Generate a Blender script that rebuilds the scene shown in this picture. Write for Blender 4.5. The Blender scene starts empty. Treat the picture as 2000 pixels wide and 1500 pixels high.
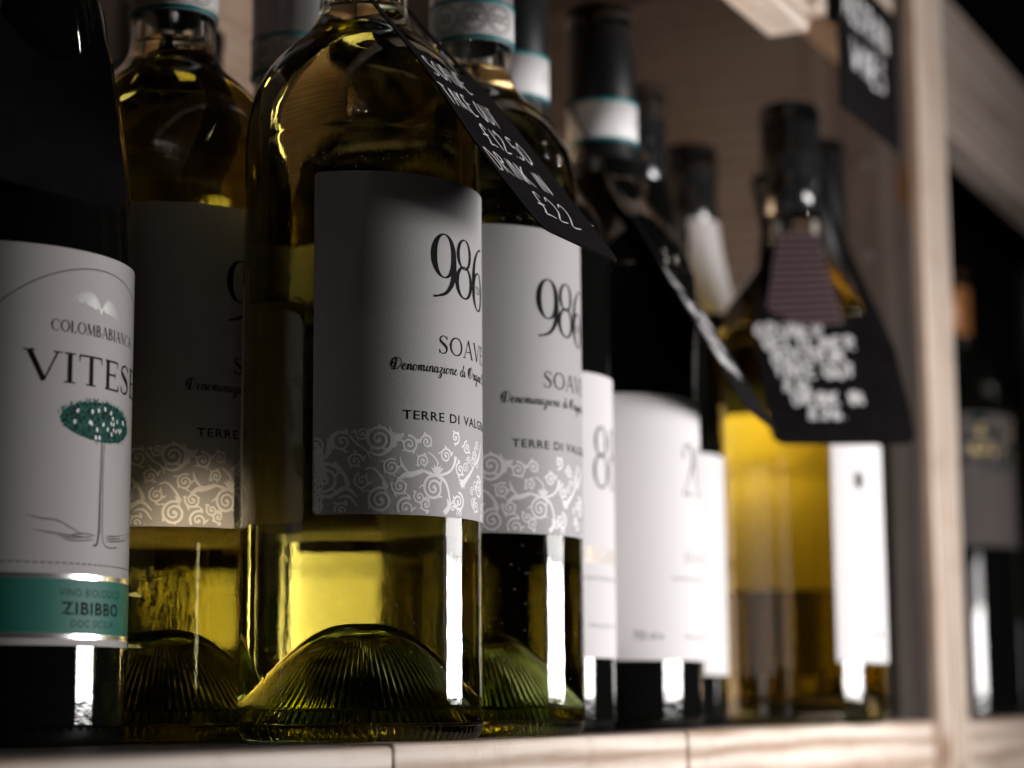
import bpy, bmesh, math, random
from mathutils import Vector, Matrix
from math import sin, cos, pi, radians, sqrt, atan2, asin
random.seed(7)
S = bpy.context.scene
C = S.collection
MM = 0.001

# ------------------------------------------------------------------ camera
F_PX = 4031.0                       # focal length in pixels of a 2000 px wide frame
PITCH = radians(8.81); ROLL = 0.0077; ZC = 10.6      # ZC: eye height over the shelf, mm
_R = Vector((1, 0, 0)); _U = Vector((0, -sin(PITCH), cos(PITCH))); CF = Vector((0, cos(PITCH), sin(PITCH)))
CR = _R*cos(ROLL) - _U*sin(ROLL); CU = _U*cos(ROLL) + _R*sin(ROLL)
cam_d = bpy.data.cameras.new('camera'); cam = bpy.data.objects.new('camera', cam_d); C.objects.link(cam)
cam_d.sensor_width = 36.0; cam_d.lens = F_PX/2000*36
cam_d.clip_start = 0.01; cam_d.clip_end = 50
cam_d.dof.use_dof = True; cam_d.dof.focus_distance = 0.618; cam_d.dof.aperture_fstop = 7.4; cam_d.dof.aperture_blades = 0
cam.matrix_world = Matrix(((CR.x, CU.x, -CF.x, 0), (CR.y, CU.y, -CF.y, 0), (CR.z, CU.z, -CF.z, ZC*MM), (0, 0, 0, 1)))
S.camera = cam

TD = Vector((.447, .8945, 0)); ND = Vector((.8945, -.447, 0))      # along the shelf; out of the shelf
E0 = Vector((-11.2, 622, 0))                                       # a point on the shelf's front edge

# ------------------------------------------------------------------ world, lamps, exposure
w = bpy.data.worlds.new('World'); S.world = w; w.use_nodes = True
w.node_tree.nodes['Background'].inputs[0].default_value = (0.9, 0.85, 0.95, 1)
w.node_tree.nodes['Background'].inputs[1].default_value = 0.0022
S.view_settings.view_transform = 'Standard'; S.view_settings.look = 'None'
S.view_settings.exposure = 0.28; S.view_settings.gamma = 1.0

def area(name, loc, target, sx, sy, power, col):
    d = bpy.data.lights.new(name, 'AREA'); d.shape = 'RECTANGLE'; d.size = sx*MM; d.size_y = sy*MM
    d.energy = power; d.color = col
    o = bpy.data.objects.new(name, d); C.objects.link(o); o.location = Vector(loc)*MM
    o.rotation_euler = (Vector(target)*MM - o.location).to_track_quat('-Z', 'Y').to_euler()
    return o
def bulb(name, loc, power, radius, col=(1, .9, .8)):
    d = bpy.data.lights.new(name, 'POINT'); d.energy = power; d.shadow_soft_size = radius*MM; d.color = col
    o = bpy.data.objects.new(name, d); C.objects.link(o); o.location = Vector(loc)*MM
    return o
# the low bright pane in the aisle whose reflection is the white strip on every bottle
area('window_light', (528, 738, 52), (60, 850, 66), 240, 76, 2.7, (1.0, .965, .95))
area('window_light', (528, 742, 112), (60, 850, 80), 250, 40, .35, (1.0, .97, .96))
# ceiling bulbs of the shop, far up in the aisle
for (x, y, z) in [(-250, -730, 815), (-60, -755, 815), (110, -745, 790), (290, -700, 770), (10, -750, 880), (-130, -735, 765)]:
    bulb('ceiling_bulb', (x, y, z), 0.15, 4.4)
for (x, y, z) in [(1150, 130, 632), (1150, 130, 590), (1200, 1010, 1050), (1310, 915, 905), (1170, 1400, 835), (1260, 1280, 775)]:
    bulb('aisle_bulb', (x, y, z), 0.4, 10)
# narrow warm spot, added, aimed between two bottles at the foot of a silver label
sd = bpy.data.lights.new('added_label_spot', 'SPOT'); sd.energy = 48; sd.color = (1, .78, .52); sd.spot_size = radians(1.9); sd.spot_blend = .25; sd.shadow_soft_size = 9*MM
so = bpy.data.objects.new('added_label_spot', sd); C.objects.link(so); so.location = Vector((253, -715, 40))*MM; so.rotation_euler = (Vector((-96, 641, 58))*MM - so.location).to_track_quat('-Z', 'Y').to_euler()
# small warm fill lamp added inside the shelf, hidden behind the front bottles, washing the foot of the back planks
sl_ = area('added_glow_lamp', (E0 + TD*345 + ND*-150 + Vector((0, 0, 95)))[:], (E0 + TD*315 + ND*-303 + Vector((0, 0, 35)))[:], 90, 22, 2.8, (1.0, .88, .68)); sl_.data.spread = radians(105)
s2_ = area('added_glow_lamp', (122, 1031, 172), (137, 985, 100), 14, 14, .17, (1.0, .9, .7)); s2_.data.spread = radians(95)  # second added fill, makes the yellow wine bottle's back label glow

cy = S.cycles
cy.caustics_refractive = True; cy.caustics_reflective = True; cy.blur_glossy = 0.6
cy.sample_clamp_indirect = 8.0; cy.sample_clamp_direct = 0
cy.max_bounces = 20; cy.transmission_bounces = 20; cy.glossy_bounces = 6; cy.diffuse_bounces = 4; cy.transparent_max_bounces = 8; cy.volume_bounces = 0
cy.use_denoising = True; cy.use_adaptive_sampling = False
try: cy.denoiser = 'OPENIMAGEDENOISE'; cy.denoising_input_passes = 'RGB_ALBEDO_NORMAL'
except Exception: pass

# ------------------------------------------------------------------ pixel rays of the photograph -> points of the place
def ray(px, py):
    return CR*(px-1000) + CU*(750-py) + CF*F_PX
def at_depth(px, py, Y):
    d = ray(px, py); k = Y/d.y
    return Vector((d.x*k, Y, ZC + d.z*k))
AZN = math.degrees(atan2(ND.x, -ND.y))
def loc(t, o, z=0): return E0 + TD*t + ND*o + Vector((0, 0, z))
def on_front(px, py, o):                                           # ray meets the vertical plane at offset o -> (t, z)
    d = ray(px, py); a = Vector((0, 0, ZC)) - E0
    k = (o - a.dot(ND))/d.dot(ND); p = Vector((0, 0, ZC)) + d*k
    return (p-E0).dot(TD), p.z

# ------------------------------------------------------------------ object helpers
def tag(o, label=None, cat=None, group=None, kind=None):
    if label: o['label'] = label
    if cat: o['category'] = cat
    if group: o['group'] = group
    if kind: o['kind'] = kind
    return o
def empty(name, p, rz=0):
    o = bpy.data.objects.new(name, None); C.objects.link(o); o.location = Vector(p)*MM; o.rotation_euler = (0, 0, rz)
    o.empty_display_size = .02
    return o
def mesh(name, vs, fs, mats, parent=None, smooth=False, mi=None):
    me = bpy.data.meshes.new(name); me.from_pydata([(v[0]*MM, v[1]*MM, v[2]*MM) for v in vs], [], fs)
    if not isinstance(mats, (list, tuple)): mats = [mats]
    for m in mats: me.materials.append(m)
    if mi: me.polygons.foreach_set('material_index', mi)
    if smooth: me.polygons.foreach_set('use_smooth', [True]*len(fs))
    me.update()
    o = bpy.data.objects.new(name, me); C.objects.link(o)
    if parent: o.parent = parent
    return o
def smooth_profile(pts, n=4):
    out = []
    for i in range(len(pts)-1):
        p0 = pts[max(i-1, 0)]; p1 = pts[i]; p2 = pts[i+1]; p3 = pts[min(i+2, len(pts)-1)]
        for k in range(n):
            t = k/n
            out.append(tuple(.5*((2*p1[j]) + (-p0[j]+p2[j])*t + (2*p0[j]-5*p1[j]+4*p2[j]-p3[j])*t*t + (-p0[j]+3*p1[j]-3*p2[j]+p3[j])*t**3) for j in (0, 1)))
    out.append(pts[-1]); return [(max(r, 0.0), z) for r, z in out]
def lathe(prof, n=96, mod=None, cap0=True, cap1=True):
    """prof: (r, z) from bottom to top, outer normals. returns verts, faces"""
    vs = []; fs = []; rings = []
    for i, (r, z) in enumerate(prof):
        if r < 1e-4:
            rings.append([len(vs)]); vs.append((0, 0, z)); continue
        ring = []
        for k in range(n):
            a = 2*pi*k/n; rr, zz = (r, z) if mod is None else mod(r, z, a, i)
            ring.append(len(vs)); vs.append((rr*cos(a), rr*sin(a), zz))
        rings.append(ring)
    for A, B in zip(rings[:-1], rings[1:]):
        for k in range(n):
            k2 = (k+1) % n
            if len(A) == 1 and len(B) == 1: continue
            if len(A) == 1: fs.append((A[0], B[k2], B[k]))
            elif len(B) == 1: fs.append((A[k], A[k2], B[0]))
            else: fs.append((A[k], A[k2], B[k2], B[k]))
    if cap0 and len(rings[0]) > 1: fs.append(tuple(reversed(rings[0])))
    if cap1 and len(rings[-1]) > 1: fs.append(tuple(rings[-1]))
    return vs, fs
def box(name, P, ax, ay, az, mat, parent=None, bev=0.0, mats=None):
    """box with corner P and edge vectors, slightly bevelled"""
    bm = bmesh.new()
    vv = [bm.verts.new((P + ax*i + ay*j + az*k)*MM) for i in (0, 1) for j in (0, 1) for k in (0, 1)]
    for f in ((0, 1, 3, 2), (4, 6, 7, 5), (0, 4, 5, 1), (2, 3, 7, 6), (0, 2, 6, 4), (1, 5, 7, 3)): bm.faces.new([vv[i] for i in f])
    bmesh.ops.recalc_face_normals(bm, faces=bm.faces)
    if bev: bmesh.ops.bevel(bm, geom=bm.edges[:], offset=bev*MM, segments=3, affect='EDGES', profile=.5)
    me = bpy.data.meshes.new(name); bm.to_mesh(me); bm.free(); me.materials.append(mat)
    o = bpy.data.objects.new(name, me); C.objects.link(o)
    if parent: o.parent = parent
    return o

# ------------------------------------------------------------------ materials
def new_mat(name):
    m = bpy.data.materials.new(name); m.use_nodes = True; m.node_tree.nodes.clear(); return m, m.node_tree.nodes, m.node_tree.links
def principled(name, col, rough=.5, metal=0, spec=.5, coat=0, bump=None, bstr=.3, bdist=.0001, noise_col=0, emis=None):
    m, N, L = new_mat(name)
    out = N.new('ShaderNodeOutputMaterial'); p = N.new('ShaderNodeBsdfPrincipled'); L.new(p.outputs[0], out.inputs[0])
    p.inputs['Base Color'].default_value = (*col, 1); p.inputs['Roughness'].default_value = rough
    p.inputs['Metallic'].default_value = metal; p.inputs['Specular IOR Level'].default_value = spec
    p.inputs['Coat Weight'].default_value = coat; p.inputs['Coat Roughness'].default_value = .05
    tc = N.new('ShaderNodeTexCoord')
    if bump:
        nz = N.new('ShaderNodeTexNoise'); nz.inputs['Scale'].default_value = bump; nz.inputs['Detail'].default_value = 3
        L.new(tc.outputs['Object'], nz.inputs[0])
        b = N.new('ShaderNodeBump'); b.inputs['Strength'].default_value = bstr; b.inputs['Distance'].default_value = bdist
        L.new(nz.outputs[0], b.inputs['Height']); L.new(b.outputs[0], p.inputs['Normal'])
    if noise_col:
        n2 = N.new('ShaderNodeTexNoise'); n2.inputs['Scale'].default_value = 90; n2.inputs['Detail'].default_value = 5
        L.new(tc.outputs['Object'], n2.inputs[0])
        r = N.new('ShaderNodeMapRange'); r.inputs[3].default_value = 1-noise_col; r.inputs[4].default_value = 1+noise_col
        L.new(n2.outputs[0], r.inputs[0])
        mx = N.new('ShaderNodeMix'); mx.data_type = 'RGBA'; mx.blend_type = 'MULTIPLY'; mx.inputs[0].default_value = 1
        mx.inputs[6].default_value = (*col, 1); L.new(r.outputs[0], mx.inputs[7]); L.new(mx.outputs[2], p.inputs['Base Color'])
    return m
def wood(name, light, dark, scale=1.0, knots=True):
    """pine: object coordinates, x along the grain"""
    m, N, L = new_mat(name)
    out = N.new('ShaderNodeOutputMaterial'); p = N.new('ShaderNodeBsdfPrincipled'); L.new(p.outputs[0], out.inputs[0])
    tc = N.new('ShaderNodeTexCoord')
    mp = N.new('ShaderNodeMapping'); mp.inputs['Scale'].default_value = (9*scale, 170*scale, 170*scale); L.new(tc.outputs['Object'], mp.inputs[0])
    n1 = N.new('ShaderNodeTexNoise'); n1.inputs['Scale'].default_value = 1; n1.inputs['Detail'].default_value = 6; n1.inputs['Distortion'].default_value = .6; L.new(mp.outputs[0], n1.inputs[0])
    mp2 = N.new('ShaderNodeMapping'); mp2.inputs['Scale'].default_value = (4, 26, 26); L.new(tc.outputs['Object'], mp2.inputs[0])
    wv = N.new('ShaderNodeTexWave'); wv.wave_type = 'RINGS'; wv.rings_direction = 'X'; wv.inputs['Scale'].default_value = 1.5; wv.inputs['Distortion'].default_value = 3.5; wv.inputs['Detail'].default_value = 2
    L.new(mp2.outputs[0], wv.inputs[0])
    mx = N.new('ShaderNodeMath'); mx.operation = 'MULTIPLY_ADD'; mx.inputs[1].default_value = .45; L.new(wv.outputs[0], mx.inputs[0]); 
    m2 = N.new('ShaderNodeMath'); m2.operation = 'MULTIPLY'; m2.inputs[1].default_value = .7; L.new(n1.outputs[0], m2.inputs[0]); L.new(m2.outputs[0], mx.inputs[2])
    cr = N.new('ShaderNodeValToRGB'); cr.color_ramp.elements[0].position = .25; cr.color_ramp.elements[0].color = (*light, 1)
    cr.color_ramp.elements[1].position = .85; cr.color_ramp.elements[1].color = (*dark, 1); L.new(mx.outputs[0], cr.inputs[0])
    col = cr.outputs[0]
    if knots:
        vo = N.new('ShaderNodeTexVoronoi'); vo.inputs['Scale'].default_value = 1; vo.inputs['Randomness'].default_value = 1
        mp3 = N.new('ShaderNodeMapping'); mp3.inputs['Scale'].default_value = (9, 14, 14); mp3.inputs['Location'].default_value = (.35, .2, .1); L.new(tc.outputs['Object'], mp3.inputs[0]); L.new(mp3.outputs[0], vo.inputs[0])
        kr = N.new('ShaderNodeMapRange'); kr.interpolation_type = 'SMOOTHSTEP'; kr.inputs[1].default_value = .06; kr.inputs[2].default_value = .17; kr.inputs[3].default_value = 1; kr.inputs[4].default_value = 0
        L.new(vo.outputs[0], kr.inputs[0])
        k = N.new('ShaderNodeMix'); k.data_type = 'RGBA'; L.new(kr.outputs[0], k.inputs[0]); L.new(col, k.inputs[6]); k.inputs[7].default_value = (.16, .065, .02, 1); col = k.outputs[2]
    L.new(col, p.inputs['Base Color']); p.inputs['Roughness'].default_value = .55; p.inputs['Specular IOR Level'].default_value = .35
    wn = N.new('ShaderNodeTexNoise'); wn.inputs['Scale'].default_value = 38; wn.inputs['Detail'].default_value = 6; wn.inputs['Roughness'].default_value = .7; L.new(tc.outputs['Object'], wn.inputs[0])
    wr = N.new('ShaderNodeMapRange'); wr.inputs[1].default_value = .52; wr.inputs[2].default_value = .72; wr.inputs[3].default_value = 0; wr.inputs[4].default_value = .45; L.new(wn.outputs[0], wr.inputs[0])
    wm = N.new('ShaderNodeMix'); wm.data_type = 'RGBA'; wm.blend_type = 'MULTIPLY'; L.new(wr.outputs[0], wm.inputs[0]); L.new(col, wm.inputs[6]); wm.inputs[7].default_value = (.55, .45, .38, 1); L.new(wm.outputs[2], p.inputs['Base Color'])
    b = N.new('ShaderNodeBump'); b.inputs['Strength'].default_value = .35; b.inputs['Distance'].default_value = .0003; L.new(n1.outputs[0], b.inputs['Height']); L.new(b.outputs[0], p.inputs['Normal'])
    return m
def glass(name, ior, absorb=None, dens=0, bump=0, tint=(1, 1, 1)):
    m, N, L = new_mat(name)
    out = N.new('ShaderNodeOutputMaterial'); g = N.new('ShaderNodeBsdfGlass'); g.inputs['Roughness'].default_value = 0; g.inputs['IOR'].default_value = ior
    g.inputs['Color'].default_value = (*tint, 1); g.distribution = 'GGX'
    L.new(g.outputs[0], out.inputs[0])
    if dens:
        v = N.new('ShaderNodeVolumeAbsorption'); v.inputs[0].default_value = (*absorb, 1); v.inputs[1].default_value = dens; L.new(v.outputs[0], out.inputs[1])
    if bump:
        tc = N.new('ShaderNodeTexCoord'); mp = N.new('ShaderNodeMapping'); mp.inputs['Scale'].default_value = (1, 1, .45); L.new(tc.outputs['Object'], mp.inputs[0])
        nz = N.new('ShaderNodeTexNoise'); nz.inputs['Scale'].default_value = 420; nz.inputs['Detail'].default_value = 2.5; L.new(mp.outputs[0], nz.inputs[0])
        n2 = N.new('ShaderNodeTexNoise'); n2.inputs['Scale'].default_value = 60; n2.inputs['Detail'].default_value = 1; L.new(mp.outputs[0], n2.inputs[0])
        ad = N.new('ShaderNodeMath'); ad.operation = 'MULTIPLY_ADD'; ad.inputs[1].default_value = 3; L.new(n2.outputs[0], ad.inputs[0]); L.new(nz.outputs[0], ad.inputs[2])
        b = N.new('ShaderNodeBump'); b.inputs['Strength'].default_value = 1; b.inputs['Distance'].default_value = bump; L.new(ad.outputs[0], b.inputs['Height']); L.new(b.outputs[0], g.inputs['Normal'])
    return m

M = {}
M['glass'] = glass('pale green bottle glass', 1.5, (.84, .86, .48), 14, bump=.000024)
M['glass_foot'] = glass('green glass of the push-up', 1.5, (.84, .86, .48), 14, tint=(.74, .88, .54))
M['wine'] = glass('white wine against glass', 1.345/1.5, (1.0, .865, .20), 15)
M['wine_top'] = glass('white wine surface', 1.345, (1.0, .865, .20), 15)
M['bore'] = glass('air inside the neck', 1/1.5)
M['dark_glass'] = principled('near black bottle glass', (.0035, .004, .0035), .035, 0, .5, bump=420, bstr=.6, bdist=.00003)
M['silver_paper'] = principled('pearly silver label paper', (.46, .445, .45), .58, .05, .25, bump=3800, bstr=.7, bdist=.00013)
M['silver_orn'] = principled('embossed pearl ornament', (.88, .86, .87), .55, .05, .25)
M['white_paper'] = principled('matt white label paper', (.70, .68, .685), .75, 0, .08, bump=700, bstr=.2, bdist=.0001)
M['cream_paper'] = principled('soft grey white label paper', (.50, .475, .48), .65, 0, .15, bump=1200, bstr=.2, bdist=.0001)
M['back_paper'] = principled('back label paper', (.45, .43, .38), .6)
def _thin():
    m, N, L = new_mat('translucent back label paper'); out = N.new('ShaderNodeOutputMaterial'); mx = N.new('ShaderNodeMixShader'); d = N.new('ShaderNodeBsdfDiffuse'); t = N.new('ShaderNodeBsdfTranslucent')
    d.inputs[0].default_value = (.8, .78, .7, 1); t.inputs[0].default_value = (.9, .86, .74, 1); mx.inputs[0].default_value = .5; L.new(d.outputs[0], mx.inputs[1]); L.new(t.outputs[0], mx.inputs[2]); L.new(mx.outputs[0], out.inputs[0]); return m
M['back_white'] = _thin()
M['amber_wine'] = glass('deep yellow wine', 1.345/1.5, (1.0, .86, .02), 38)
M['dust'] = principled('dust speck', (.7, .7, .72), .8)
M['ink'] = principled('black printing ink', (.004, .004, .005), .7, 0, .08)
M['grey_ink'] = principled('grey printing ink', (.05, .048, .05), .7, 0, .1)
M['pale_ink'] = principled('pale grey printing ink', (.10, .095, .10), .7)
M['gold_ink'] = principled('ochre printing ink', (.50, .36, .16), .45, .3)
M['foil'] = principled('silver foil print', (.9, .88, .86), .22, .9)
M['teal'] = principled('teal printing ink', (.0, .20, .22), .45)
M['green_band'] = principled('sea green label band', (.012, .16, .125), .55, 0, .3)
M['leaf_ink'] = principled('green leaf ink', (.015, .13, .105), .7, 0, .15)
M['leaf_dark'] = principled('dark leaf ink', (.005, .02, .018), .7, 0, .1)
M['blossom'] = principled('white blossom ink', (.85, .85, .83), .5)
M['silver_cap'] = principled('satin silver capsule', (.42, .42, .44), .34, .7, .5)
M['seal'] = principled('paper seal band', (.62, .60, .59), .55, 0, .4)
M['seal_white'] = principled('white paper seal band', (.80, .79, .80), .5, 0, .4)
M['black_cap'] = principled('black plastic capsule', (.005, .005, .0055), .42, 0, .25, bump=300, bstr=.3, bdist=.0001)
M['cap_shine'] = principled('black shiny capsule', (.016, .017, .018), .14, .2, .6)
M['orange_cap'] = principled('amber brown capsule', (.33, .13, .04), .4, .2)
M['card'] = principled('black chalk card', (.007, .006, .0065), .8, 0, .07, bump=1500, bstr=.3, bdist=.00008, noise_col=.7)
M['chalk'] = principled('white chalk marker', (.80, .78, .80), .8, 0, .2, noise_col=.25)
M['pink_paper'] = principled('pinkish grey neck label', (.17, .115, .125), .7, 0, .15)
M['pink_ink'] = principled('brown print lines', (.03, .015, .02), .8, 0, .1)
M['dim_paper'] = principled('darkened cream label', (.11, .095, .09), .7, 0, .15)  # cream darkened; the dimness of the next bay is put into the colour
M['pearl'] = principled('satin white glare foil', (.75, .72, .73), .3, .3)
M['pine'] = wood('pale pine', (.70, .50, .36), (.50, .31, .19))
M['panel'] = wood('grey pine darkened for shade', (.155, .132, .122), (.085, .068, .06))  # darkened copy of the pine; shade on the sides put into the colour
M['pine_face'] = wood('pale sawn pine', (.88, .77, .68), (.40, .28, .20), 1.3)  # lightened copy for post and board fronts, light contrast put into the colour
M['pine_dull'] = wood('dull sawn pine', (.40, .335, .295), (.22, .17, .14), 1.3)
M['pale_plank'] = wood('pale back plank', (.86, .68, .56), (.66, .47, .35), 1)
M['pine_dark'] = wood('dark brown shelf pine', (.045, .032, .026), (.02, .014, .011))  # darkened so less brown shows through the bottle bases
M['wall'] = principled('dark wall paint', (.012, .010, .010), .8)

# ------------------------------------------------------------------ 2D drawing (mm on a label) -> ribbons
class Art:
    """flat print collected as quads in label coordinates (u to the right, z up)"""
    def __init__(s): s.v = []; s.f = []; s.layer = []
    def quad(s, a, b, c, d, k=0):
        n = len(s.v); s.v += [a, b, c, d]; s.f.append((n, n+1, n+2, n+3)); s.layer += [k]*4
    def ribbon(s, pts, ws, k=0):
        n = len(pts)
        if not isinstance(ws, (list, tuple)): ws = [ws]*n
        if len(ws) != n: ws = [ws[min(len(ws)-1, int(i*(len(ws)-1)/(n-1)))]*(1-((i*(len(ws)-1)/(n-1)) % 1)) + ws[min(len(ws)-1, int(i*(len(ws)-1)/(n-1))+1)]*((i*(len(ws)-1)/(n-1)) % 1) for i in range(n)]
        L = []; Rr = []
        for i in range(n):
            a = pts[max(i-1, 0)]; b = pts[min(i+1, n-1)]
            dx, dy = b[0]-a[0], b[1]-a[1]; l = math.hypot(dx, dy) or 1
            nx, ny = -dy/l*ws[i]/2, dx/l*ws[i]/2
            L.append((pts[i][0]+nx, pts[i][1]+ny)); Rr.append((pts[i][0]-nx, pts[i][1]-ny))
        base = len(s.v)
        for a, b in zip(L, Rr): s.v += [a, b]; s.layer += [k, k]
        for i in range(n-1): s.f.append((base+2*i+1, base+2*i+3, base+2*i+2, base+2*i))
    def blob(s, cx, cy, rx, ry, rot=0, k=0, n=14):
        m = max(2, int(rx*2/.8)); m = max(m, 4)
        base = len(s.v)
        for i in range(m+1):
            t = pi*i/m; x = -rx*cos(t); h = ry*sin(t)
            for y in (-h, h): s.v.append((cx+x*cos(rot)-y*sin(rot), cy+x*sin(rot)+y*cos(rot))); s.layer.append(k)
        for i in range(m): s.f.append((base+2*i, base+2*i+2, base+2*i+3, base+2*i+1))
    def leaf(s, x, y, ang, l, wd, k=0):
        pts = [(x+cos(ang)*l*t, y+sin(ang)*l*t) for t in (0, .25, .5, .75, 1)]
        s.ribbon(pts, [wd*.25, wd*.9, wd, wd*.6, .02], k)
    def poly(s, vs, fs, k=0):
        base = len(s.v); s.v += list(vs); s.layer += [k]*len(vs); s.f += [tuple(base+i for i in f) for f in fs]
def densify(pts, step):
    out = [pts[0]]
    for a, b in zip(pts[:-1], pts[1:]):
        n = max(1, int(math.hypot(b[0]-a[0], b[1]-a[1])/step))
        for i in range(1, n+1): out.append((a[0]+(b[0]-a[0])*i/n, a[1]+(b[1]-a[1])*i/n))
    return out
def curve(pts, n=6):
    out = []
    for i in range(len(pts)-1):
        p0 = pts[max(i-1, 0)]; p1 = pts[i]; p2 = pts[i+1]; p3 = pts[min(i+2, len(pts)-1)]
        for k in range(n):
            t = k/n
            out.append(tuple(.5*((2*p1[j]) + (-p0[j]+p2[j])*t + (2*p0[j]-5*p1[j]+4*p2[j]-p3[j])*t*t + (-p0[j]+3*p1[j]-3*p2[j]+p3[j])*t**3) for j in (0, 1)))
    out.append(pts[-1]); return out
def arc(cx, cy, rx, ry, a0, a1, n=18):
    return [(cx+rx*cos(radians(a0+(a1-a0)*i/n)), cy+ry*sin(radians(a0+(a1-a0)*i/n))) for i in range(n+1)]

# built-in sans face, through a text curve turned into a mesh
_sans = {}
def sans_mesh(txt, bold=0.0, space=1.0):
    key = (txt, bold, space)
    if key in _sans: return _sans[key]
    cu = bpy.data.curves.new('print', 'FONT'); cu.body = txt; cu.size = 1; cu.offset = bold; cu.space_character = space; cu.resolution_u = 4
    ob = bpy.data.objects.new('print', cu); C.objects.link(ob)
    dg = bpy.context.evaluated_depsgraph_get(); ev = ob.evaluated_get(dg); me = bpy.data.meshes.new_from_object(ev)
    bm = bmesh.new(); bm.from_mesh(me)
    xs = [v.co.x for v in bm.verts]; x0, x1 = min(xs), max(xs); ys = [v.co.y for v in bm.verts]; y0, y1 = min(ys), max(ys)
    k = x0 + .35
    while k < x1:
        bmesh.ops.bisect_plane(bm, geom=bm.verts[:]+bm.edges[:]+bm.faces[:], plane_co=(k, 0, 0), plane_no=(1, 0, 0)); k += .35
    bm.verts.ensure_lookup_table()
    vs = [((v.co.x-x0)/(x1-x0), (v.co.y-y0)/(y1-y0)) for v in bm.verts]; fs = [tuple(v.index for v in f.verts) for f in bm.faces]
    bm.verts.index_update(); fs = [tuple(v.index for v in f.verts) for f in bm.faces]
    bm.free(); bpy.data.objects.remove(ob); bpy.data.curves.remove(cu); bpy.data.meshes.remove(me)
    _sans[key] = (vs, fs); return _sans[key]
def sans(art, txt, u0, u1, z0, z1, bold=0.0, space=1.0, k=0):
    vs, fs = sans_mesh(txt, bold, space)
    art.poly([(u0+(u1-u0)*x, z0+(z1-z0)*y) for x, y in vs], fs, k)

# roman capitals: strokes on a unit-height cell: (points, widths) ; serifs as short bars
TK, TN = .125, .045
def _sf(x, y, h=.11): return ([(x-h, y), (x+h, y)], [.035])
SERIF = {
 'I': (.34, [([(.17, 0), (.17, 1)], [TK]), _sf(.17, .018, .15), _sf(.17, .982, .15)]),
 'V': (.86, [([(.10, 1), (.45, .0)], [TK]), ([(.45, .0), (.78, 1)], [TN]), _sf(.10, .982, .13), _sf(.78, .982, .11)]),
 'A': (.86, [([(.08, 0), (.42, 1)], [TN]), ([(.42, 1), (.78, 0)], [TK]), ([(.2, .36), (.64, .36)], [TN]), _sf(.08, .018), _sf(.78, .018, .12)]),
 'T': (.76, [([(.38, 0), (.38, 1)], [TK]), ([(.03, .975), (.73, .975)], [TN]), _sf(.38, .018, .15), ([(.045, .98), (.03, .76)], [.06, .02]), ([(.715, .98), (.73, .76)], [.06, .02])]),
 'E': (.64, [([(.14, 0), (.14, 1)], [TK]), ([(.04, .978), (.56, .978)], [TN]), ([(.04, .022), (.59, .022)], [TN]), ([(.14, .52), (.46, .52)], [TN]),
      ([(.555, .98), (.57, .78)], [.06, .02]), ([(.585, .02), (.61, .23)], [.07, .02]), ([(.46, .42), (.46, .62)], [.03, .03])]),
 'L': (.62, [([(.14, 0), (.14, 1)], [TK]), ([(.04, .022), (.56, .022)], [TN]), _sf(.14, .982, .13), ([(.55, .02), (.58, .25)], [.07, .02])]),
 'N': (.86, [([(.14, 0), (.14, 1)], [TN]), ([(.12, 1), (.72, 0)], [TK]), ([(.72, 0), (.72, 1)], [TN]), _sf(.14, .018), _sf(.72, .982), _sf(.08, .982, .09)]),
 'M': (1.02, [([(.12, 0), (.17, 1)], [TN]), ([(.17, 1), (.50, .05)], [TK]), ([(.50, .05), (.83, 1)], [TN]), ([(.83, 1), (.90, 0)], [TK]), _sf(.12, .018), _sf(.90, .018, .13)]),
 'B': (.68, [([(.14, 0), (.14, 1)], [TK]), (arc(.22, .76, .26, .22, 90, -90), [TN, TK, TN]), (arc(.22, .27, .34, .25, 90, -90), [TN, TK, TN]), ([(.04, .98), (.24, .98)], [TN]), ([(.04, .02), (.24, .02)], [TN]), ([(.14, .53), (.24, .53)], [TN])]),
 'O': (.92, [(arc(.46, .5, .38, .48, 0, 360, 36), [TK, TN, TK, TN, TK])]),
 'C': (.80, [(arc(.46, .5, .38, .48, 50, 310, 30), [TN, TN, TK, TN, TN]), ([(.70, .72), (.71, .95)], [.06, .02])]),
 'S': (.58, [(curve([(.49, .80), (.40, .94), (.27, .975), (.12, .88), (.10, .72), (.24, .57), (.40, .44), (.48, .27), (.40, .08), (.25, .02), (.12, .06), (.06, .22)], 5), [TN, TN, TN, .07, TK, TK*1.05, TK, .07, TN, TN, TN]), ([(.49, .78), (.50, .98)], [.05, .015]), ([(.06, .24), (.05, .02)], [.05, .015])]),
 'U': (.84, [(curve([(.15, 1), (.15, .35), (.22, .08), (.42, .0), (.62, .09), (.68, .35), (.68, 1)], 4), [TK, TK, TN, TN, TN, TN]), _sf(.15, .982, .12), _sf(.68, .982, .1)]),
 'G': (.86, [(arc(.46, .5, .38, .48, 50, 330, 30), [TN, TN, TK, TN, TN]), ([(.74, .05), (.74, .45)], [TK*.8]), _sf(.72, .45, .1)]),
}
def serif(art, txt, u0, u1, z0, h, k=0, wgt=1.3, gap=.06):
    tot = sum(SERIF[c][0]+gap for c in txt)-gap; sx = (u1-u0)/tot; x = u0
    for c in txt:
        adv, st = SERIF[c]
        for pts, ws in st:
            p = [(x+a*sx, z0+b*h) for a, b in pts]
            art.ribbon(densify(p, 1.0) if len(p) == 2 else p, [q*h*wgt for q in ws] if len(ws) > 1 else ws[0]*h*wgt, k)
        x += (adv+gap)*sx
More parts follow.
